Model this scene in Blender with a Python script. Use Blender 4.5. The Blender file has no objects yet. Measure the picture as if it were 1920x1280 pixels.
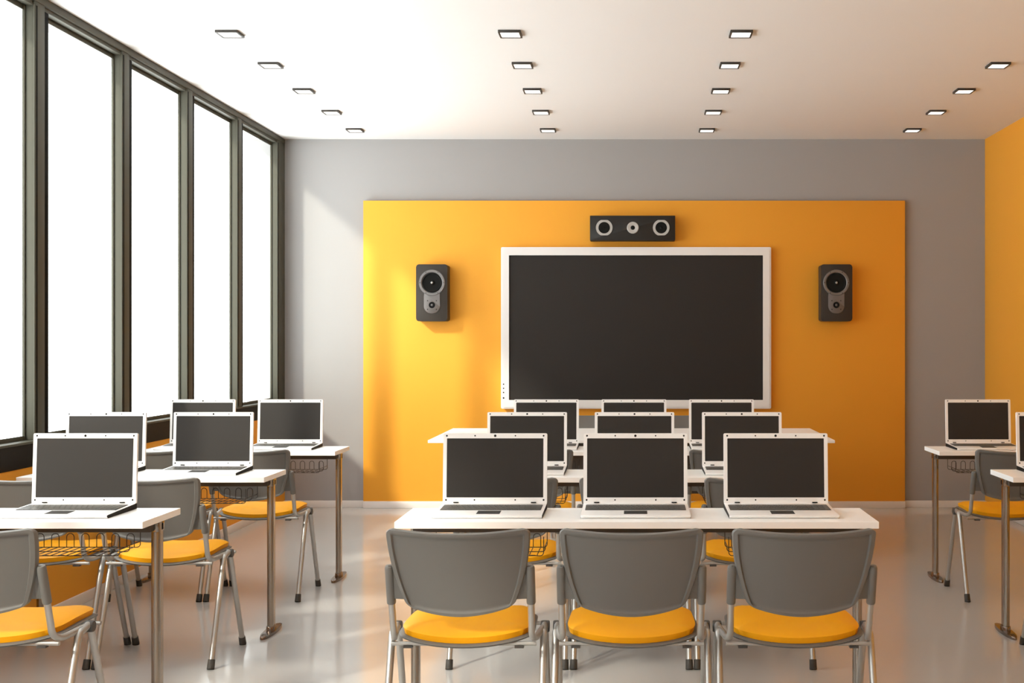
import bpy, bmesh, math, random
from mathutils import Vector, Matrix
random.seed(4)
sc = bpy.context.scene
COL = sc.collection
PI = math.pi

# ------------------------------------------------------------------ materials
def srgb(r, g, b):
    f = lambda c: (c/255/12.92) if c/255 <= 0.04045 else ((c/255+0.055)/1.055)**2.4
    return (f(r), f(g), f(b), 1)

def mat(name, col, rough=0.5, metal=0.0, spec=0.5, emit=None, estr=0.0, bump=0.0, bscale=200.0,
        var=0.0, vscale=3.0, rvar=0.0, coat=0.0):
    m = bpy.data.materials.new(name); m.use_nodes = True
    nt = m.node_tree; N = nt.nodes; L = nt.links
    p = N['Principled BSDF']
    p.inputs['Base Color'].default_value = col
    p.inputs['Roughness'].default_value = rough
    p.inputs['Metallic'].default_value = metal
    p.inputs['Specular IOR Level'].default_value = spec
    if coat:
        p.inputs['Coat Weight'].default_value = coat
        p.inputs['Coat Roughness'].default_value = 0.12
    if emit:
        p.inputs['Emission Color'].default_value = emit
        p.inputs['Emission Strength'].default_value = estr
    tc = N.new('ShaderNodeTexCoord')
    if var:
        n = N.new('ShaderNodeTexNoise'); n.inputs['Scale'].default_value = vscale; n.inputs['Detail'].default_value = 4
        L.new(tc.outputs['Object'], n.inputs['Vector'])
        hsv = N.new('ShaderNodeHueSaturation'); hsv.inputs['Color'].default_value = col
        mr = N.new('ShaderNodeMapRange')
        mr.inputs['To Min'].default_value = 1-var; mr.inputs['To Max'].default_value = 1+var
        L.new(n.outputs['Fac'], mr.inputs['Value']); L.new(mr.outputs['Result'], hsv.inputs['Value'])
        L.new(hsv.outputs['Color'], p.inputs['Base Color'])
        if rvar:
            mr2 = N.new('ShaderNodeMapRange')
            mr2.inputs['To Min'].default_value = rough-rvar; mr2.inputs['To Max'].default_value = rough+rvar
            L.new(n.outputs['Fac'], mr2.inputs['Value']); L.new(mr2.outputs['Result'], p.inputs['Roughness'])
    if bump:
        n2 = N.new('ShaderNodeTexNoise'); n2.inputs['Scale'].default_value = bscale; n2.inputs['Detail'].default_value = 2
        L.new(tc.outputs['Object'], n2.inputs['Vector'])
        b = N.new('ShaderNodeBump'); b.inputs['Strength'].default_value = bump; b.inputs['Distance'].default_value = 0.002
        L.new(n2.outputs['Fac'], b.inputs['Height']); L.new(b.outputs['Normal'], p.inputs['Normal'])
    return m

M = {}
M['grey_wall'] = mat('grey_wall_paint', (0.33, 0.322, 0.318, 1), 0.7, spec=0.2, var=0.01, bump=0.05)
M['orange'] = mat('orange_paint', (0.77, 0.345, 0.035, 1), 0.62, spec=0.2, var=0.01, bump=0.05)
M['ceiling'] = mat('ceiling_paint', (0.79, 0.785, 0.78, 1), 0.8, spec=0.15, var=0.006)
M['rear'] = mat('rear_wall_paint', (0.84, 0.83, 0.82, 1), 0.8, spec=0.15)
M['base'] = mat('baseboard_paint', (0.74, 0.70, 0.67, 1), 0.35, spec=0.4)
M['floor'] = mat('polished_resin_floor', (0.49, 0.475, 0.46, 1), 0.125, spec=0.65, var=0.02, vscale=0.8, rvar=0.015)
M['frame'] = mat('window_frame_metal', (0.075, 0.073, 0.056, 1), 0.55, metal=0.0, spec=0.15)
M['recess_shade'] = mat('window_gasket', (0.008, 0.007, 0.006, 1), 0.7, spec=0.05)  # near-black colour that puts shade into the window recesses and grooves
M['apron'] = mat('dark_sill_panel', (0.012, 0.010, 0.008, 1), 0.6, spec=0.1)
M['white_top'] = mat('white_laminate', (0.93, 0.925, 0.91, 1), 0.38, spec=0.4)
M['beam'] = mat('dark_steel_beam', (0.05, 0.038, 0.028, 1), 0.5)
M['steel'] = mat('brushed_steel', (0.34, 0.305, 0.265, 1), 0.20, metal=0.9)
M['chairsteel'] = mat('satin_chair_steel', (0.47, 0.455, 0.43, 1), 0.37, metal=0.75)
M['bronze'] = mat('dark_nickel', (0.25, 0.20, 0.17, 1), 0.2, metal=0.9)
M['wire'] = mat('dark_wire', (0.022, 0.015, 0.012, 1), 0.45, metal=0.1)
M['greyplastic'] = mat('grey_moulded_plastic', (0.142, 0.136, 0.125, 1), 0.48, spec=0.35, bump=0.08, bscale=600)
M['rim'] = mat('grey_plastic_rim', (0.155, 0.149, 0.138, 1), 0.45, spec=0.35)
M['darkplastic'] = mat('dark_plastic', (0.055, 0.048, 0.043, 1), 0.45)
M['rubber'] = mat('rubber_foot', (0.045, 0.04, 0.035, 1), 0.6)
M['cushion'] = mat('orange_seat_fabric', (0.84, 0.365, 0.004, 1), 0.5, spec=0.18, bump=0.12, bscale=500)
M['lapwhite'] = mat('white_laptop_plastic', (0.87, 0.855, 0.84, 1), 0.35, spec=0.45)
M['screen'] = mat('laptop_screen', (0.034, 0.030, 0.027, 1), 0.55, spec=0.15)
M['key'] = mat('laptop_key', (0.075, 0.07, 0.062, 1), 0.35)
M['tray'] = mat('keyboard_tray', (0.035, 0.032, 0.028, 1), 0.5)
M['port'] = mat('black_side', (0.008, 0.007, 0.006, 1), 0.6, spec=0.12)
M['bframe'] = mat('board_frame', (0.74, 0.73, 0.72, 1), 0.35, spec=0.4)
M['bscreen'] = mat('board_screen', (0.026, 0.023, 0.021, 1), 0.6, spec=0.15)
M['spk'] = mat('speaker_cabinet', (0.038, 0.032, 0.027, 1), 0.45, spec=0.22)
M['spkdark'] = mat('centre_speaker_cabinet', (0.020, 0.018, 0.016, 1), 0.5, spec=0.25)
M['spksilver'] = mat('speaker_silver', (0.42, 0.41, 0.39, 1), 0.4, metal=0.2)
M['spkgrey'] = mat('speaker_grey', (0.13, 0.118, 0.113, 1), 0.4, metal=0.2)
M['cone'] = mat('speaker_cone', (0.010, 0.010, 0.009, 1), 0.75, spec=0.1)
M['ring'] = mat('speaker_ring', (0.17, 0.16, 0.155, 1), 0.4, metal=0.5)
M['button'] = mat('black_button', (0.008, 0.008, 0.008, 1), 0.75, spec=0.08)
M['lampframe'] = mat('lamp_frame', (0.03, 0.025, 0.02, 1), 0.5)
M['lamp'] = mat('lamp_diffuser', (0.9, 0.88, 0.85, 1), 0.5, emit=(1, 0.97, 0.92, 1), estr=1.4)

def glass():
    m = bpy.data.materials.new('window_glass'); m.use_nodes = True
    nt = m.node_tree; N = nt.nodes; L = nt.links
    N.remove(N['Principled BSDF'])
    o = N['Material Output']
    t = N.new('ShaderNodeBsdfTransparent'); t.inputs[0].default_value = (0.97, 0.985, 0.975, 1)
    g = N.new('ShaderNodeBsdfGlossy'); g.inputs['Roughness'].default_value = 0.03
    lw = N.new('ShaderNodeLayerWeight'); pw = N.new('ShaderNodeMath'); pw.operation = 'POWER'; pw.inputs[1].default_value = 5
    f = N.new('ShaderNodeMath'); f.operation = 'MULTIPLY_ADD'; f.inputs[1].default_value = .15; f.inputs[2].default_value = .01
    L.new(lw.outputs['Facing'], pw.inputs[0]); L.new(pw.outputs[0], f.inputs[0])
    mx = N.new('ShaderNodeMixShader')
    L.new(f.outputs[0], mx.inputs[0]); L.new(t.outputs[0], mx.inputs[1]); L.new(g.outputs[0], mx.inputs[2])
    L.new(mx.outputs[0], o.inputs[0])
    return m
M['glass'] = glass()

# ------------------------------------------------------------------ mesh builder
class MB:
    def __init__(s, *mats):
        s.bm = bmesh.new(); s.mats = list(mats)
    def _mi(s, faces, mi):
        for f in faces: f.material_index = mi
    def box(s, x0, x1, y0, y1, z0, z1, bev=0.0, seg=2, mi=0):
        b = bmesh.new()
        bmesh.ops.create_cube(b, size=1)
        for v in b.verts:
            v.co = Vector((x0+(v.co.x+.5)*(x1-x0), y0+(v.co.y+.5)*(y1-y0), z0+(v.co.z+.5)*(z1-z0)))
        if bev:
            bmesh.ops.bevel(b, geom=list(b.edges), offset=bev, segments=seg, profile=0.5, affect='EDGES')
        s.merge(b, mi); return s
    def merge(s, b, mi=0, mtx=None):
        mp = {}
        for v in b.verts:
            mp[v] = s.bm.verts.new(mtx @ v.co if mtx else v.co)
        for f in b.faces:
            try:
                nf = s.bm.faces.new([mp[v] for v in f.verts]); nf.material_index = mi
            except ValueError: pass
        b.free()
    def tube(s, pts, r, seg=12, mi=0, caps=True, closed=False):
        pts = [Vector(p) for p in pts]; n = len(pts)
        rs = r if isinstance(r, (list, tuple)) else [r]*n
        rings = []
        up = None
        for i, p in enumerate(pts):
            if closed: t = (pts[(i+1) % n]-pts[i-1])
            elif i == 0: t = pts[1]-pts[0]
            elif i == n-1: t = pts[-1]-pts[-2]
            else: t = (pts[i+1]-p).normalized()+(p-pts[i-1]).normalized()
            t.normalize()
            if up is None:
                a = Vector((0, 0, 1)) if abs(t.z) < 0.9 else Vector((1, 0, 0))
                up = (a - t*a.dot(t)).normalized()
            else:
                up = (up - t*up.dot(t)).normalized()
            w = t.cross(up)
            rings.append([s.bm.verts.new(p + (up*math.cos(2*PI*k/seg)+w*math.sin(2*PI*k/seg))*rs[i]) for k in range(seg)])
        m = n if closed else n-1
        for i in range(m):
            A, B = rings[i], rings[(i+1) % n]
            for k in range(seg):
                f = s.bm.faces.new((A[k], A[(k+1) % seg], B[(k+1) % seg], B[k])); f.material_index = mi
        if caps and not closed:
            f = s.bm.faces.new(rings[0][::-1]); f.material_index = mi
            f = s.bm.faces.new(rings[-1]); f.material_index = mi
        return s
    def lathe(s, prof, mtx, seg=32, mi=0):
        """prof: list of (r, h) ; axis +Z, placed with mtx"""
        rings = []
        for r, h in prof:
            if r < 1e-6: rings.append([s.bm.verts.new(mtx @ Vector((0, 0, h)))])
            else: rings.append([s.bm.verts.new(mtx @ Vector((r*math.cos(2*PI*k/seg), r*math.sin(2*PI*k/seg), h))) for k in range(seg)])
        for A, B in zip(rings, rings[1:]):
            for k in range(seg):
                a0, a1 = A[k % len(A)], A[(k+1) % len(A)]; b0, b1 = B[k % len(B)], B[(k+1) % len(B)]
                vs = []
                for v in (a0, a1, b1, b0):
                    if v not in vs: vs.append(v)
                if len(vs) > 2:
                    f = s.bm.faces.new(vs); f.material_index = mi
        return s
    def prism(s, poly, h0, h1, mtx=Matrix.Identity(4), mi=0, bev=0.0, seg=2):
        """poly in local xy, extruded h0..h1 along local z"""
        b = bmesh.new()
        lo = [b.verts.new((x, y, h0)) for x, y in poly]; hi = [b.verts.new((x, y, h1)) for x, y in poly]
        b.faces.new(lo[::-1]); top = b.faces.new(hi); n = len(poly)
        for k in range(n): b.faces.new((lo[k], lo[(k+1) % n], hi[(k+1) % n], hi[k]))
        if bev:
            bmesh.ops.bevel(b, geom=list(top.edges), offset=bev, segments=seg, profile=0.5, affect='EDGES')
        s.merge(b, mi, mtx); return s
    def ring(s, poly_o, poly_i, h0, h1, mtx=Matrix.Identity(4), mi=0):
        n = len(poly_o)
        V = lambda P, h: [s.bm.verts.new(mtx @ Vector((x, y, h))) for x, y in P]
        a, b, c, d = V(poly_o, h0), V(poly_o, h1), V(poly_i, h1), V(poly_i, h0)
        for P, Q in ((a, b), (b, c), (c, d), (d, a)):
            for k in range(n):
                f = s.bm.faces.new((P[k], P[(k+1) % n], Q[(k+1) % n], Q[k])); f.material_index = mi
        return s
    def build(s, name, parent=None, loc=None, angle=35):
        me = bpy.data.meshes.new(name)
        bmesh.ops.recalc_face_normals(s.bm, faces=s.bm.faces)
        s.bm.to_mesh(me); s.bm.free()
        for m in s.mats: me.materials.append(M[m])
        me.shade_smooth()
        me.set_sharp_from_angle(angle=math.radians(angle))
        o = bpy.data.objects.new(name, me); COL.objects.link(o)
        if parent: o.parent = parent
        if loc: o.location = loc
        return o

def tag(o, label=None, cat=None, group=None, kind=None):
    if label: o['label'] = label
    if cat: o['category'] = cat
    if group: o['group'] = group
    if kind: o['kind'] = kind
    return o
def empty(name, loc=(0, 0, 0), rz=0):
    o = bpy.data.objects.new(name, None); COL.objects.link(o)
    o.empty_display_size = 0.1; o.location = loc; o.rotation_euler = (0, 0, rz); return o
def copy_tree(o, kids, parent=None):
    c = o.copy(); COL.objects.link(c); c.parent = parent
    for ch in kids.get(o.name, []): copy_tree(ch, kids, c)
    return c
def kidmap():
    d = {}
    for o in COL.objects:
        if o.parent: d.setdefault(o.parent.name, []).append(o)
    return d
def rrect(x0, x1, y0, y1, r, n=6):
    P = []
    for cx, cy, a in ((x1-r, y1-r, 0), (x0+r, y1-r, 90), (x0+r, y0+r, 180), (x1-r, y0+r, 270)):
        for k in range(n+1):
            t = math.radians(a+90*k/n); P.append((cx+r*math.cos(t), cy+r*math.sin(t)))
    return P
def circ(cx, cy, r, n=32): return [(cx+r*math.cos(2*PI*k/n), cy+r*math.sin(2*PI*k/n)) for k in range(n)]
FACE = Matrix.Rotation(PI/2, 4, 'X')      # local (x,y,z) -> world (x,-z,y): an outline in x/z facing -Y (towards the viewer)
def at(x, y, z): return Matrix.Translation((x, y, z))
def bez(p0, p1, p2, n=6):
    p0, p1, p2 = Vector(p0), Vector(p1), Vector(p2)
    return [p0*(1-t)**2+p1*2*t*(1-t)+p2*t*t for t in [k/n for k in range(n+1)]]

# ------------------------------------------------------------------ room
XL, XR, YB, YF, ZC = -2.874, 2.931, 10.17, -4.2, 3.049
def struct(o): o['kind'] = 'structure'; return o
struct(MB('floor').box(XL-.3, XR+.3, YF-.2, YB+.2, -.12, 0).build('floor'))
struct(MB('ceiling').box(XL-.3, XR+.3, YF-.2, YB+.2, ZC, ZC+.15).build('ceiling'))
struct(MB('grey_wall').box(XL-.3, XR+.3, YB, YB+.2, 0, ZC).build('wall_back'))
struct(MB('orange').box(XR, XR+.2, YF, YB, 0, ZC).build('wall_right'))
struct(MB('rear').box(XL-.3, XR+.3, YF-.2, YF, 0, ZC).build('wall_rear'))
# window wall: orange dado, then a run of full-height windows
P0, PITCH, POST = 5.916, 1.0135, 0.095
SILL, HEAD = 0.892, 2.990
YS = P0-9*PITCH  # unseen windows added behind the camera to let in more light
w = MB('orange'); w.box(XL-.2, XL, YF, YB, 0, .768); w.box(XL-.2, XL, YF, YS, .768, ZC); struct(w.build('wall_left'))
t = MB('apron', 'frame'); t.box(XL-.12, XL+.004, YS, YB, .768, SILL-.012, bev=.003)
t.box(XL-.14, XL+.012, YS, YB, SILL-.012, SILL, bev=.002, mi=1); struct(t.build('trim_1'))
t = MB('frame'); t.box(XL-.12, XL+.002, YS, YB, HEAD+.02, ZC, bev=.003); t.box(XL-.062, XL-.012, YS, YB, HEAD, HEAD+.02); struct(t.build('trim_2'))
for k in range(-9, 5):
    y = P0+k*PITCH
    t = MB('frame', 'recess_shade'); e = POST if k < 4 else YB-y
    t.box(XL-.062, XL, y, y+e, SILL, HEAD+.02, bev=.003)
    t.box(XL-.002, XL+.0012, y+.006, y+.018, SILL+.01, HEAD, mi=1)  # black strip laid on the post face, painting a groove's shade
    struct(t.build('trim_%d' % (k+12)))
for k in range(-9, 4):
    y0 = P0+k*PITCH+POST; y1 = P0+(k+1)*PITCH
    r = empty('window_%d' % (k+10), (XL, y0, SILL)); r['kind'] = 'structure'
    f = MB('frame', 'recess_shade'); W = y1-y0; H = HEAD-SILL
    a, b = -.060, -.052; s = .042
    f.box(a, -.014, 0, .068, 0, H, bev=.002, mi=1)             # hinge stile, coloured black for the shade of its recess
    f.box(a, b+.004, W-.010, W, 0, H, bev=.001)
    f.box(-.008, -.003, W-.004, W, 0, H)
    f.box(a, b, .068, W-.010, 0, s*.5, bev=.002); f.box(a, b, .068, W-.010, H-s*.6, H, bev=.002)
    f.build('window_frame', r)
    MB('glass').box(-.058, -.054, .068, W-.010, s*.5, H-s*.6).build('pane', r)
BH, BT = .056, .014
struct(MB('base').box(XL, -2.216, YB-BT, YB, 0, BH, bev=.003).box(2.260, XR, YB-BT, YB, 0, BH, bev=.003).build('baseboard_back'))
struct(MB('base').box(XR-BT, XR, YF, YB-BT, 0, BH, bev=.003).build('baseboard_right'))
struct(MB('base').box(XL, XL+BT, YF, YB-BT, 0, BH, bev=.003).build('baseboard_left'))

# orange feature panel
PX0, PX1, PY, PZ = -2.213, 2.257, 10.12, 2.535
pn = MB('orange').box(PX0, PX1, PY, YB-.0205, BH, PZ, bev=.002).build('feature_panel')
tag(pn, 'large orange panel on the grey back wall, behind the speakers and big screen', 'wall panel')
MB('base').box(PX0, PX1, PY-BT, YB-.0205, 0, BH, bev=.003).build('skirting', pn)['label'] = 'pale skirting under the orange panel'

# ------------------------------------------------------------------ big display
D = empty('wall_display', (.0375, 10.04, 0))
tag(D, 'large dark wall screen with a white frame, centred on the orange panel', 'display')
bx0, bx1, bz0, bz1 = -1.1065, 1.1065, .823, 2.146
ix0, ix1, iz0, iz1 = -1.0415, 1.0405, .893, 2.080
f = MB('bframe')
f.ring(rrect(bx0, bx1, bz0, bz1, .012), rrect(ix0, ix1, iz0, iz1, .004), -.078, -.008, FACE)
f.ring(rrect(bx0+.012, bx1-.012, bz0+.012, bz1-.012, .008), rrect(ix0+.001, ix1-.001, iz0+.001, iz1-.001, .003), -.012, .0, FACE)
f.build('frame', D)
MB('bscreen').box(ix0-.005, ix1+.005, .012, .076, iz0-.005, iz1+.005).build('screen', D)
for z, r in ((1.024, .0055), (.990, .0055), (.956, .0055), (.911, .007)):
    MB('button').lathe([(0, .002), (r*.8, .002), (r, 0), (r, -.004)], at(bx0+.022, 0, z) @ FACE, 16).build('button', D)

# ------------------------------------------------------------------ loudspeakers
def side_speaker(cx, tx, label):
    S = empty('wall_speaker', (cx, 9.98, 1.7695)); tag(S, label, 'speaker', 'speakers either side of the big screen')
    c = MB('spk'); c.prism(rrect(-.1275, .1275, -.2315, .2315, .022), -.14, 0, FACE, bev=.006, seg=3); c.build('cabinet', S)
    # keyhole trim: ring for the woofer, tongue for the tweeter
    zw, zt, R = .0815, -.100, .1065
    p = MB('spkgrey', 'ring', 'button')
    tongue = rrect(-.066, .066, zt-.068, zw-.082, .06, 8)[:0]+[(.066, zw-.084), (-.066, zw-.084)]+rrect(-.066, .066, zt-.068, zw-.05, .06, 8)[14:]
    p.prism(tongue, -.002, .006, at(tx, 0, 0) @ FACE, bev=.003)
    p.lathe([(R, -.002), (R, .006), (R-.004, .010), (.088, .010), (.081, .004), (.080, -.001)], at(tx, 0, zw) @ FACE, 40, mi=1)
    for k in range(6):
        a = k*PI/3
        p.lathe([(0, .0125), (.0035, .012), (.004, .009)], at(tx+.097*math.cos(a), 0, zw+.097*math.sin(a)) @ FACE, 8, mi=2)
    for sx in (-1, 1):
        for sz in (-1, 1):
            p.lathe([(0, .0085), (.004, .008), (.0045, .005)], at(tx+sx*.036, 0, zt+sz*.035) @ FACE, 8, mi=2)
    p.build('trim_plate', S)
    q = MB('cone', 'spksilver'); q.lathe([(.081, .0045), (.074, .008), (.066, .002), (.025, -.02+.021), (.0225, .003)], at(tx, 0, zw) @ FACE, 40)
    q.lathe([(.0225, .002), (.014, .006), (.012, .012), (0, .014)], at(tx, 0, zw) @ FACE, 20, mi=0)
    q.lathe([(.009, .0125), (.006, .015), (0, .0165)], at(tx, 0, zw) @ FACE, 16, mi=1)
    q.build('woofer', S)
    q = MB('button', 'spkgrey'); q.lathe([(.026, .0055), (.0255, .008), (.018, .0075), (.010, .007), (0, .0075)], at(tx, 0, zt) @ FACE, 24)
    q.lathe([(.010, .0072), (.007, .011), (0, .0125)], at(tx, 0, zt) @ FACE, 12, mi=1)
    q.build('tweeter', S)
side_speaker(-1.6255, .003, 'grey wall speaker on the orange panel, left of the big screen')
side_speaker(1.670, -.004, 'grey wall speaker on the orange panel, right of the big screen')
S = empty('centre_speaker', (.009, 9.98, 2.297)); tag(S, 'long black speaker mounted above the big screen', 'speaker')
MB('spkdark').prism(rrect(-.347, .347, -.1, .1, .004, 3), -.138, 0, FACE, bev=.004).build('cabinet', S)
for dx in (-.2307, .2326):
    q = MB('spksilver', 'cone')
    O = []; I = []
    for k in range(48):
        a = 2*PI*k/48; x, y = .0675*math.cos(a), .0675*math.sin(a)
        O.append((x, max(-.062, min(.062, y)))); I.append((.047*math.cos(a), .047*math.sin(a)))
    q.ring(O, I, -.002, .008, at(dx, 0, .001) @ FACE)
    q.lathe([(.048, .004), (.040, .006), (.012, .0015), (.011, .005), (0, .008)], at(dx, 0, .001) @ FACE, 32, mi=1)
    q.build('woofer', S)
q = MB('spksilver', 'cone'); q.lathe([(.048, -.001), (.048, .006), (.044, .009), (.030, .008), (.018, .006)], at(.002, 0, .001) @ FACE, 32)
q.lathe([(.018, .006), (.012, .0055), (.009, .008), (0, .008)], at(.002, 0, .001) @ FACE, 20, mi=1)
q.build('tweeter', S)

# ------------------------------------------------------------------ ceiling lights
def lamp_proto():
    r = empty('ceiling_light', (0, 0, ZC))
    f = MB('lampframe'); hx, hy, s = .0605, .066, .0095
    f.ring(rrect(-hx, hx, -hy, hy, .002, 2), rrect(-hx+s, hx-s, -hy+s, hy-s, .001, 2), -.014, .0)
    f.build('frame', r)
    MB('lamp').box(-hx+s, hx-s, -hy+s, hy-s, -.011, -.002).build('diffuser', r)
    return r
lp = lamp_proto(); KM = kidmap(); first = True
coln = ['in the row by the windows', 'in the second row from the windows',
        'in the third row from the windows', 'in the row by the orange wall']
for ci, x in enumerate((-2.187, -.660, .5955, 2.222)):
    names = ['nearest the camera', 'second from the camera', 'third from the camera', 'second from the back wall', 'nearest the back wall']
    for k in range(5):
        if ci == 3 and k == 0: continue
        o = lp if first else copy_tree(lp, KM); first = False
        o.location = (x, 6.680+.7565*k, ZC)
        nm = names[k]
        if ci == 3 and k == 1: nm = 'nearest the camera'
        if ci == 3 and k == 2: nm = 'second from the camera'
        tag(o, 'square ceiling light %s, %s' % (coln[ci], nm), 'ceiling light', 'square ceiling lights')

# ------------------------------------------------------------------ chair
def make_chair():
    R = empty('classroom_chair')
    # back shell ------------------------------------------------
    TILT = .33
    def bp(u, v, off):
        """u -1..1, v 0..1 (bottom..top)"""
        wv = .159 + (.216-.159)*(1-(1-v)**2.0)
        if v > .93: wv -= .024*(1-math.sqrt(max(0, 1-((v-.93)/.07)**2)))
        if v < .10: wv -= .030*(1-math.sqrt(max(0, 1-((.10-v)/.10)**2)))
        x = u*wv
        zt = .8075-.011*(1-min(1, abs(u))**2)
        zb = .531+.024*u*u
        z = zb+(zt-zb)*v
        y = -.272+TILT*(.8-z)-.042*(1-(x/.216)**2)
        return Vector((x, y+off, z))
    us = [-1, -.985, -.95, -.925, -.90]+[-.8+.1*k for k in range(17)]+[.90, .925, .95, .985, 1]
    vs = [0, .01, .025, .045, .065, .085, .11]+[.16+.06*k for k in range(13)]+[.90, .925, .935, .955, .975, .99, 1]
    vs = sorted(set(round(v, 4) for v in vs))
    b = MB('greyplastic', 'rim'); bm = b.bm
    def edge_d(u, v):
        return min((1-abs(u))*.2, v*.275*1.0, (1-v)*.275)
    def rearoff(u, v):
        d = edge_d(u, v)
        if d < .0015: return 0.0
        if d < .015: return -.0085
        if d < .0190: return -.0085+.008*((d-.015)/.004)
        return -.0005
    G = [[bm.verts.new(bp(u, v, rearoff(u, v))) for u in us] for v in vs]
    F = [[bm.verts.new(bp(u, v, .010)) for u in us] for v in vs]
    for i in range(len(vs)-1):
        for j in range(len(us)-1):
            f1 = bm.faces.new((G[i][j], G[i][j+1], G[i+1][j+1], G[i+1][j]))
            um, vm = (us[j]+us[j+1])/2, (vs[i]+vs[i+1])/2
            if edge_d(um, vm) < .0175: f1.material_index = 1
            f2 = bm.faces.new((F[i][j], F[i+1][j], F[i+1][j+1], F[i][j+1]))
    n, m = len(vs)-1, len(us)-1
    for j in range(m):
        for i in (0, n):
            f = bm.faces.new((G[i][j], F[i][j], F[i][j+1], G[i][j+1])); f.material_index = 1
    for i in range(n):
        for j in (0, m):
            f = bm.faces.new((G[i][j], G[i+1][j], F[i+1][j], F[i][j])); f.material_index = 1
    # side webs that join the shell to the sleeves
    yl = lambda z: -.235+(.69-z)*.325
    for s in (-1, 1):
        zt_, zb_ = .690, .583
        def ex(z):
            v = (z-.545)/.26; return .159+.057*(1-(1-max(0, min(1, v)))**2)
        rows = []
        for k in range(7):
            z = zb_+(zt_-zb_)*k/6
            xo = .2145; xi = ex(z)-.006
            yi = -.272+TILT*(.8-z)-.042*(1-(xi/.216)**2)+.006
            yo = yl(z)
            rows.append([bm.verts.new((s*xi, yi-.004, z)), bm.verts.new((s*xo, yo-.005, z)), bm.verts.new((s*xo, yo+.006, z)), bm.verts.new((s*xi, yi+.006, z))])
        for A, B in zip(rows, rows[1:]):
            for q in range(4): bm.faces.new((A[q], A[(q+1) % 4], B[(q+1) % 4], B[q]))
        bm.faces.new(rows[0]); bm.faces.new(rows[-1][::-1])
    b.build('backrest', R, angle=50)
    # sleeves
    for s in (-1, 1):
        pts = [(s*.213, yl(z), z) for z in (.567, .568, .572, .66, .682, .688, .6895)]
        MB('rim').tube(pts, [.010, .0135, .0142, .0142, .0138, .011, .004], 16).build('sleeve', R)
    # uprights
    for s in (-1, 1):
        pts = [Vector((s*.213, yl(.60), .60)), Vector((s*.2125, yl(.50), .50))]
        pts += bez((s*.212, yl(.475), .475), (s*.212, -.150, .445), (s*.222, -.105, .443), 6)
        pts += [Vector((s*.232, -.02, .445)), Vector((s*.236, .03, .445))]
        MB('chairsteel').tube(pts, .0105, 14).build('upright', R)
    # legs
    for s in (-1, 1):
        ft = Vector((s*.2413, -.208, .012)); bd = Vector((s*.2405, -.045, .436)); ap = Vector((s*.238, .030, .449))
        d = (bd-ft).normalized()
        pts = [ft, ft+d*.05, bd-d*.04]+bez(bd-d*.02, bd+d*.012, bd+(ap-bd)*.35, 5)+[ap]
        L = MB('chairsteel').tube(pts, .0115, 14).build('leg', R)
        MB('rubber').tube([ft-d*.012, ft-d*.010, ft+d*.028], [.0145, .0158, .0148], 14).build('foot_cap', L)
        f2 = Vector((s*.2413, .210, .012)); a2 = Vector((s*.238, .048, .436)); d = (a2-f2).normalized()
        L = MB('chairsteel').tube([f2, f2+d*.1, a2-d*.03, a2], .0115, 14).build('leg', R)
        MB('rubber').tube([f2-d*.012, f2-d*.010, f2+d*.028], [.0145, .0158, .0148], 14).build('foot_cap', L)
    for s in (-1, 1):
        h = MB('darkplastic')
        h.lathe([(0, -.014), (.017, -.014), (.019, -.010), (.019, .010), (.017, .014), (0, .014)],
                at(s*.2395, .038, .443) @ Matrix.Rotation(PI/2, 4, 'Y'), 20)
        h.build('pivot', R)
    MB('chairsteel').tube([(-.224, -.140, .430), (.224, -.140, .430)], .0068, 10).build('cross_bar', R)
    MB('chairsteel').tube([(-.236, .13, .432), (.236, .13, .432)], .0068, 10).build('cross_bar', R)
    for s in (-1, 1): MB('darkplastic').box(s*.172-.014, s*.172+.014, -.150, -.130, .418, .4245).build('stop_block', R)
    # seat pan and cushion
    def plan(u, v, grow=0.0):
        a = .20
        uu = u*math.sqrt(1-a*v*v*(abs(v)**3)); vv = v*math.sqrt(1-a*u*u*(abs(u)**3))
        hw = .200-.006*vv
        x = uu*(hw+grow)
        yc, hd = .036, .200
        y = yc+vv*(hd+grow)
        if vv < 0: y += .034*(uu*uu)*(-vv)
        return x, y
    n = 22
    def pad(name, mats, grow, z0, z1, pw, dish, lift):
        b = MB(*mats); bm = b.bm
        sp = [math.sin(PI/2*(-1+2*k/n)) for k in range(n+1)]
        T = []; B_ = []
        for v in sp:
            T.append([]); B_.append([])
            for u in sp:
                x, y = plan(u, v, grow)
                e = max(abs(u), abs(v))
                k = 1-e**pw
                zz = dish*u*u + lift*(max(0, -v)**2*(-.35)) - lift*max(0, v)**3
                T[-1].append(bm.verts.new((x, y, z0+.4*(z1-z0)+(z1-z0)*.6*max(0, k)+zz)))
                xb, yb = plan(u, v, grow-.004)
                B_[-1].append(bm.verts.new((xb, yb, z0+zz+.0)))
        for i in range(n):
            for j in range(n):
                bm.faces.new((T[i][j], T[i][j+1], T[i+1][j+1], T[i+1][j]))
                bm.faces.new((B_[i][j], B_[i+1][j], B_[i+1][j+1], B_[i][j+1]))
        for j in range(n):
            bm.faces.new((T[0][j], B_[0][j], B_[0][j+1], T[0][j+1])); bm.faces.new((T[n][j], T[n][j+1], B_[n][j+1], B_[n][j]))
            bm.faces.new((T[j][0], T[j+1][0], B_[j+1][0], B_[j][0])); bm.faces.new((T[j][n], B_[j][n], B_[j+1][n], T[j+1][n]))
        return b.build(name, R, angle=60)
    pad('seat_cushion', ('cushion',), 0, .439, .485, 4, .016, .012)
    p = pad('seat_shell', ('greyplastic',), .012, .427, .4405, 14, .020, .012)
    return R

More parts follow.
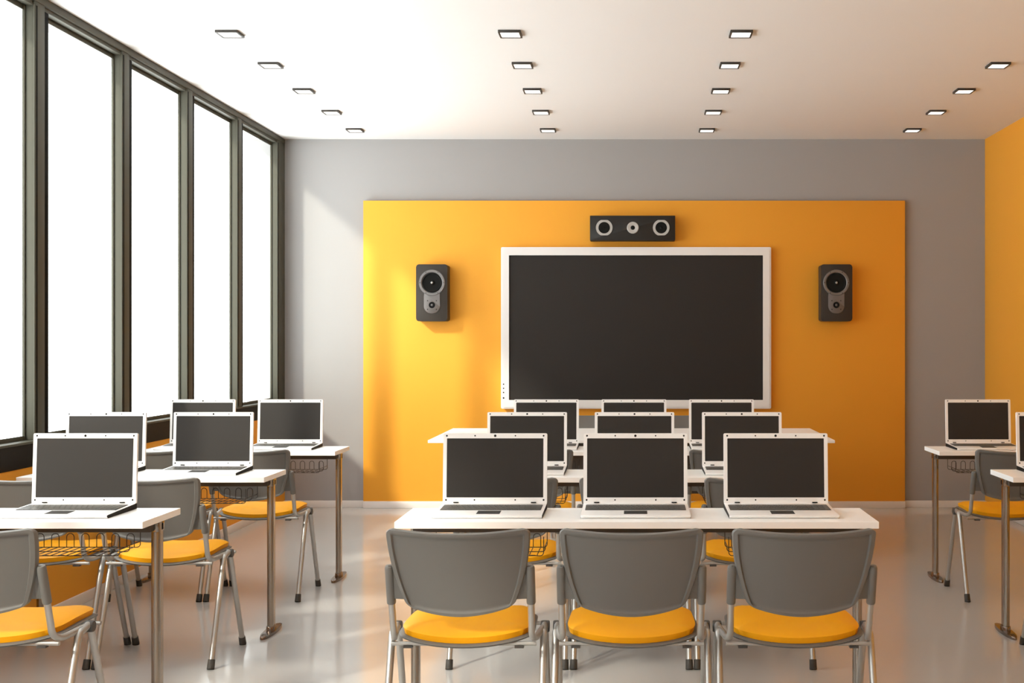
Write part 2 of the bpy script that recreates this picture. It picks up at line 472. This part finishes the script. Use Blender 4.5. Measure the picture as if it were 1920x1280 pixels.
# ------------------------------------------------------------------ laptop
def make_laptop():
    R = empty('laptop'); HW = .1915
    # side profile (y, z): low front lip, thicker towards the hinge
    prof = [(.012, 0), (.005, .003), (0, .0085), (.002, .0106), (.005, .0112), (.012, .0120), (.258, .0215), (.265, .0205), (.266, .004), (.262, 0)]
    b = MB('lapwhite', 'port'); bm = b.bm
    xs = [-HW, -HW+.003, HW-.003, HW]
    def inset(P, d):
        cy, cz = .13, .010
        return [(cy+(y-cy)*(1-d/.13), cz+(z-cz)*(1-d*.6/.010*.5)) for y, z in P]
    rings = []
    for x, P in zip(xs, (inset(prof, .003), prof, prof, inset(prof, .003))):
        rings.append([bm.verts.new((x, y, z)) for y, z in P])
    for A, B in zip(rings, rings[1:]):
        for k in range(len(prof)):
            f = bm.faces.new((A[k], A[(k+1) % len(prof)], B[(k+1) % len(prof)], B[k]))
    f = bm.faces.new(rings[0]); f.material_index = 1
    f = bm.faces.new(rings[-1][::-1]); f.material_index = 1
    b.build('base', R)
    for s in (-1, 1):   # black port strips along both sides
        q = MB('port'); pts = [(.012, .0006), (.004, .0100), (.257, .0200), (.262, .0008)]
        x0 = s*(HW-.002); x1 = s*(HW+.0004)
        A = [q.bm.verts.new((x0, y, z)) for y, z in pts]; B = [q.bm.verts.new((x1, y, z)) for y, z in pts]
        q.bm.faces.new(A); q.bm.faces.new(B[::-1])
        for k in range(4): q.bm.faces.new((A[k], A[(k+1) % 4], B[(k+1) % 4], B[k]))
        q.build('port_strip', R)
    top = lambda y: .0120+(y-.012)*(.0095/.246)
    k = MB('tray', 'key')
    y0, y1 = .107, .216; b0, b1 = top(y0), top(y1)
    vv = [k.bm.verts.new(c) for c in ((-.180, y0, b0+.0006), (.180, y0, b0+.0006), (.180, y1, b1+.0006), (-.180, y1, b1+.0006))]
    lo = [k.bm.verts.new((v.co.x, v.co.y, v.co.z-.002)) for v in vv]
    k.bm.faces.new(vv); k.bm.faces.new(lo[::-1])
    for i in range(4): k.bm.faces.new((vv[i], lo[i], lo[(i+1) % 4], vv[(i+1) % 4]))
    rows = 6; ph = (y1-y0-.004)/rows
    for r in range(rows):
        yy = y0+.002+r*ph; x = -.178; cols = []
        if r == 0:
            cols = [1.3, 1, 1, 1.2, 5.6, 1.2, 1, 1, 1.3]+[1]*4
        else:
            off = (.0, 1.3, .9, .6, .3, 0)[r]
            cols = [1+off]+[1]*11+[2-off*.9]+[.35*0+1]*4
        tot = sum(cols); un = .356/tot
        for c in cols:
            wdt = c*un
            zb = top(yy+ph/2)
            k.box(x+.0008, x+wdt-.0008, yy+.0009, yy+ph-.0009, zb+.0004, zb+.0024, mi=1)
            x += wdt
    k.build('keyboard', R)
    t = MB('tray'); t.box(-.041, .041, .030, .094, .0125, .0168)
    for v in t.bm.verts: v.co.z = top(v.co.y)+(.0007 if v.co.z > .015 else -.001)
    t.build('touchpad', R)
    # lid: outline in x/z, leaning back slightly
    LEAN = math.atan2(.016, .258)
    Lm = at(0, .252, .0190) @ Matrix.Rotation(-LEAN, 4, 'X')
    LH = .2587
    lid = MB('lapwhite'); lid.ring(rrect(-HW, HW, 0, LH, .006), rrect(-.178, .178, .0235, LH-.0185, .002), -.006, .0, Lm @ FACE)
    lid.prism(rrect(-HW, HW, 0, LH, .006), -.013, -.005, Lm @ FACE)
    Lo = lid.build('lid', R)
    s_ = MB('screen'); s_.prism(rrect(-.179, .179, .0225, LH-.0175, .002), -.006, -.0012, Lm @ FACE); s_.build('screen', Lo)
    wq = MB('button'); wq.lathe([(0, .0008), (.0042, .0008), (.0048, -.0006)], Lm @ at(0, 0, LH-.009) @ FACE, 16); wq.build('webcam', Lo)
    for z, xs_ in ((LH-.009, (-.1785, -.0745, .0745, .1785)), (.0145, (-.1795, -.075, .075, .1795))):
        for x in xs_:
            q = MB('button'); r = .0034 if abs(x) > .1 else .0028
            q.lathe([(0, .0016), (r*.7, .0014), (r, 0), (r, -.0006)], Lm @ at(x, 0, z) @ FACE, 10); q.build('bumper', Lo)
    for s in (-1, 1):
        q = MB('port'); q.box(s*.1425-.0098, s*.1425+.0098, .2475, .2520, .0225, .0265, bev=.0012); q.build('hinge', Lo)
    return R

# ------------------------------------------------------------------ table
def wire_basket(x0, x1, y0, y1, zt, zb, name_parent, z_beam):
    q = MB('wire'); r = .00155
    n = int(round((x1-x0-.02)/.0525)); sp = (x1-x0-.020)/n
    for i in range(n):
        c = x0+.010+sp*(i+.5); h = .0135
        pts = [(c-h, y1, zb)]+[(c-h*math.cos(a), y1, zt-.0135+.0135*math.sin(a)) for a in [PI*k/8 for k in range(9)]]+[(c+h, y1, zb)]
        q.tube(pts, r, 6)
        # floor wires run forward from each loop and turn back at the front edge
        pts = [(c-h, y1, zb), (c-h, y0+.012, zb)]+[(c-h*math.cos(a), y0+.012-.010*math.sin(a), zb+.004*math.sin(a)) for a in [PI*k/6 for k in range(1, 6)]]+[(c+h, y0+.012, zb), (c+h, y1, zb)]
        q.tube(pts, r, 6)
    for y in (y0+.015, (y0+y1)/2, y1-.004):
        xa, xb = x0+.012, x1-.012
        pts = [(x0, y, zb+.022)]+[(x0+.012-.012*math.cos(a), y, zb+.012-.012*math.sin(a)) for a in [PI/2*k/4 for k in range(5)]]
        pts += [(x1-.012+.012*math.sin(a), y, zb+.012-.012*math.cos(a)) for a in [PI/2*k/4 for k in range(5)]]+[(x1, y, zb+.022)]
        q.tube(pts, r, 6)
    for x in (x0, x1):
        q.tube([(x, y0+.015, zb+.022), (x, y1-.004, zb+.022)], r, 6)
        for y in (y0+.015, y1-.004): q.tube([(x, y, zb+.020), (x, y, z_beam)], r, 6)
    q.build('wire_basket', name_parent)

def make_table(x0, x1, seats, leg_in, TD=.353):
    """origin: table front edge on the floor, x as in the room"""
    cx = (x0+x1)/2
    R = empty('classroom_table', (cx, 0, 0)); a, b = x0-cx, x1-cx
    TZ, TT = .75, .0237
    MB('white_top').box(a, b, 0, TD, TZ-TT, TZ, bev=.0012, seg=1).build('tabletop', R)
    yl = .190
    MB('beam').box(a+leg_in, b-leg_in, yl-.060, yl-.030, .694, TZ-TT).build('cross_beam', R)
    MB('beam').box(a+leg_in, b-leg_in, yl+.030, yl+.060, .702, TZ-TT).build('cross_beam', R)
    for s, x in ((-1, a+leg_in), (1, b-leg_in)):
        # leg column: a round tube on the room side of a flat back tube
        P = []
        for k in range(13):
            t_ = PI+PI*k/12; P.append((.0145*math.cos(t_), -.014+.0145*math.sin(t_)))
        P += [(.0145, .004), (.0122, .008), (.0122, .026), (-.0122, .026), (-.0122, .008), (-.0145, .004)]
        L = MB('steel').prism(P, .018, .722, at(x, yl, 0)).build('leg', R)
        c = MB('bronze')
        F_ = [(.027*math.cos(2*PI*k/40)*(1+.0), .150*math.sin(2*PI*k/40)) for k in range(40)]
        c.prism(F_, 0, .014, at(x, yl-.0, 0), bev=.006, seg=3)
        c.prism([(px*1.25, py*1.2+.001) for px, py in P], .012, .034, at(x, yl, 0), bev=.004)
        c.build('foot', L)
        d = MB('steel', 'port'); d.box(x-.0135, x+.0135, yl-.030, yl+.034, .690, TZ-TT, bev=.001)
        d.box(x+s*.0125-.002, x+s*.0125+.002, yl+.004, yl+.022, .694, .716, mi=1); d.build('bracket', L)
    for (s0, s1) in seats:
        wire_basket(s0-cx, s1-cx, .045, .242, .673, .624, R, .690)
    return R

# ------------------------------------------------------------------ place furniture
ROWY = (4.188, 5.574, 6.908)
ROWN = ('front', 'middle', 'back')
tabs = {}
C_SE = [(-.704, -.304), (-.185, .215), (.337, .737)]
L_SE = [(-2.690, -2.290), (-2.172, -1.772)]
R_SE = [(1.842, 2.242), (2.360, 2.760)]
tC = make_table(-.8095, .8455, C_SE, .040); tL = make_table(-2.797, -1.669, L_SE, .024); tR = make_table(1.734, 2.862, R_SE, .024)
KM = kidmap()
near = {0: 'closest to the camera', 1: 'second from the camera', 2: 'farthest from the camera'}
for key, proto, rows_ in (('c', tC, (0, 1, 2)), ('l', tL, (0, 1, 2)), ('r', tR, (1, 2))):
    for i, rw in enumerate(rows_):
        o = proto if i == 0 else copy_tree(proto, KM)
        o.location = (proto.location.x, ROWY[rw], 0)
        where = {'c': 'long white centre table with three laptops, ', 'l': 'short white table by the windows, ',
                 'r': 'short white table by the orange right wall, '}[key]
        if key == 'r': pos = 'nearer one, cut by the photo edge' if rw == 1 else 'farther one, with one full laptop'
        else: pos = near[rw]
        tag(o, where+pos, 'table', 'white classroom tables')

lap = make_laptop(); chair = make_chair(); KM = kidmap()
LX = {'c': (-.5025, .0145, .5315), 'l': (-2.531, -2.014), 'r': (2.046,)}
CX = {'c': (-.519, 0, .5165), 'l': (-2.515, -1.9955), 'r': (2.008,)}
table_name = {('c', 0): 'the nearest centre table', ('c', 1): 'the middle centre table', ('c', 2): 'the farthest centre table',
              ('l', 0): 'the nearest table by the windows', ('l', 1): 'the middle table by the windows', ('l', 2): 'the farthest table by the windows',
              ('r', 1): 'the nearer table by the right wall', ('r', 2): 'the farther table by the right wall'}
seatn = {'c': ('left', 'middle', 'right'), 'l': ('left', 'right'), 'r': ('left',)}
fl = fc = True
for key in ('c', 'l', 'r'):
    for rw in range(3):
        if key == 'r' and rw == 0: continue
        for si, (lx, chx) in enumerate(zip(LX[key], CX[key])):
            if key == 'l' and rw == 0 and si == 0: continue
            sn = seatn[key][si]
            o = lap if fl else copy_tree(lap, KM); fl = False
            o.location = (lx, ROWY[rw]+.0695, .7502)
            if key == 'r': lb = 'open white laptop with dark screen on '+table_name[(key, rw)]
            elif key == 'l' and rw == 0: lb = 'open white laptop with dark screen on '+table_name[(key, rw)]
            else: lb = 'open white laptop with dark screen, %s one on %s' % (sn, table_name[(key, rw)])
            tag(o, lb, 'laptop', 'white laptops on the classroom tables')
            c = chair if fc else copy_tree(chair, KM); fc = False
            c.location = (chx, ROWY[rw]-.250, 0)
            if key == 'r' or (key == 'l' and rw == 0): lb = 'grey-backed chair with orange seat at '+table_name[(key, rw)]
            else: lb = 'grey-backed chair with orange seat, %s one at %s' % (sn, table_name[(key, rw)])
            tag(c, lb, 'chair', 'grey and orange classroom chairs')
# two chairs behind the teacher's desk, facing the room
for x, sd in ((-.347, 'left'), (.387, 'right')):
    c = copy_tree(chair, KM); c.location = (x, 9.24, 0); c.rotation_euler = (0, 0, PI)
    tag(c, 'grey chair behind the wide desk under the big screen, %s of the two' % sd, 'chair', 'grey and orange classroom chairs')

# ------------------------------------------------------------------ teacher's desk
T = empty('teacher_desk', (0, 8.25, 0)); tag(T, 'wide white desk below the big screen, behind the centre block', 'desk')
MB('white_top').box(-1.280, 1.279, -.541, .546, .732, .75, bev=.0015, seg=1).build('tabletop', T)
MB('beam').box(-1.08, 1.08, -.26, -.235, .38, .732).build('modesty_panel', T)
for x in (-1.10, 1.10): MB('steel').box(x-.02, x+.02, -.30, .32, 0, .732, bev=.003).build('leg', T)

# ------------------------------------------------------------------ light
W = bpy.data.worlds.new('World'); sc.world = W; W.use_nodes = True
nt = W.node_tree; bg = nt.nodes['Background']
bg.inputs[0].default_value = (0.97, 0.99, 1.0, 1)
# bright overcast sky above, sunlit pale paving below the horizon
tc = nt.nodes.new('ShaderNodeTexCoord'); sx = nt.nodes.new('ShaderNodeSeparateXYZ'); mr = nt.nodes.new('ShaderNodeMapRange')
mr.inputs['From Min'].default_value = -.25; mr.inputs['From Max'].default_value = .15
mr.inputs['To Min'].default_value = 8.6; mr.inputs['To Max'].default_value = 4.7
nt.links.new(tc.outputs['Generated'], sx.inputs[0]); nt.links.new(sx.outputs['Z'], mr.inputs['Value'])
nt.links.new(mr.outputs['Result'], bg.inputs[1])
sun = bpy.data.lights.new('sun', 'SUN'); so = bpy.data.objects.new('sun', sun); COL.objects.link(so)
d = Vector((.785, 1, -.69)).normalized()
so.rotation_euler = d.to_track_quat('-Z', 'Y').to_euler(); so.location = (-6, 0, 6)
sun.energy = 3.3; sun.angle = math.radians(4.0); sun.color = (1, .93, .80)

# ------------------------------------------------------------------ camera
cam = bpy.data.cameras.new('camera'); co = bpy.data.objects.new('camera', cam); COL.objects.link(co)
co.location = (0, 0, 1.36); co.rotation_euler = (PI/2, 0, 0)
cam.sensor_width = 36; cam.lens = 36*2300/1920; cam.shift_x = -224/1920; cam.shift_y = 3/1920
cam.clip_end = 200
sc.camera = co

sc.view_settings.view_transform = 'Standard'; sc.view_settings.look = 'None'
sc.view_settings.exposure = 0.0; sc.view_settings.gamma = 1; sc.view_settings.use_curve_mapping = False
sc.cycles.use_denoising = True
sc.cycles.max_bounces = 10; sc.cycles.diffuse_bounces = 7; sc.cycles.glossy_bounces = 4
sc.cycles.sample_clamp_indirect = 6.0
sc.cycles.caustics_reflective = False
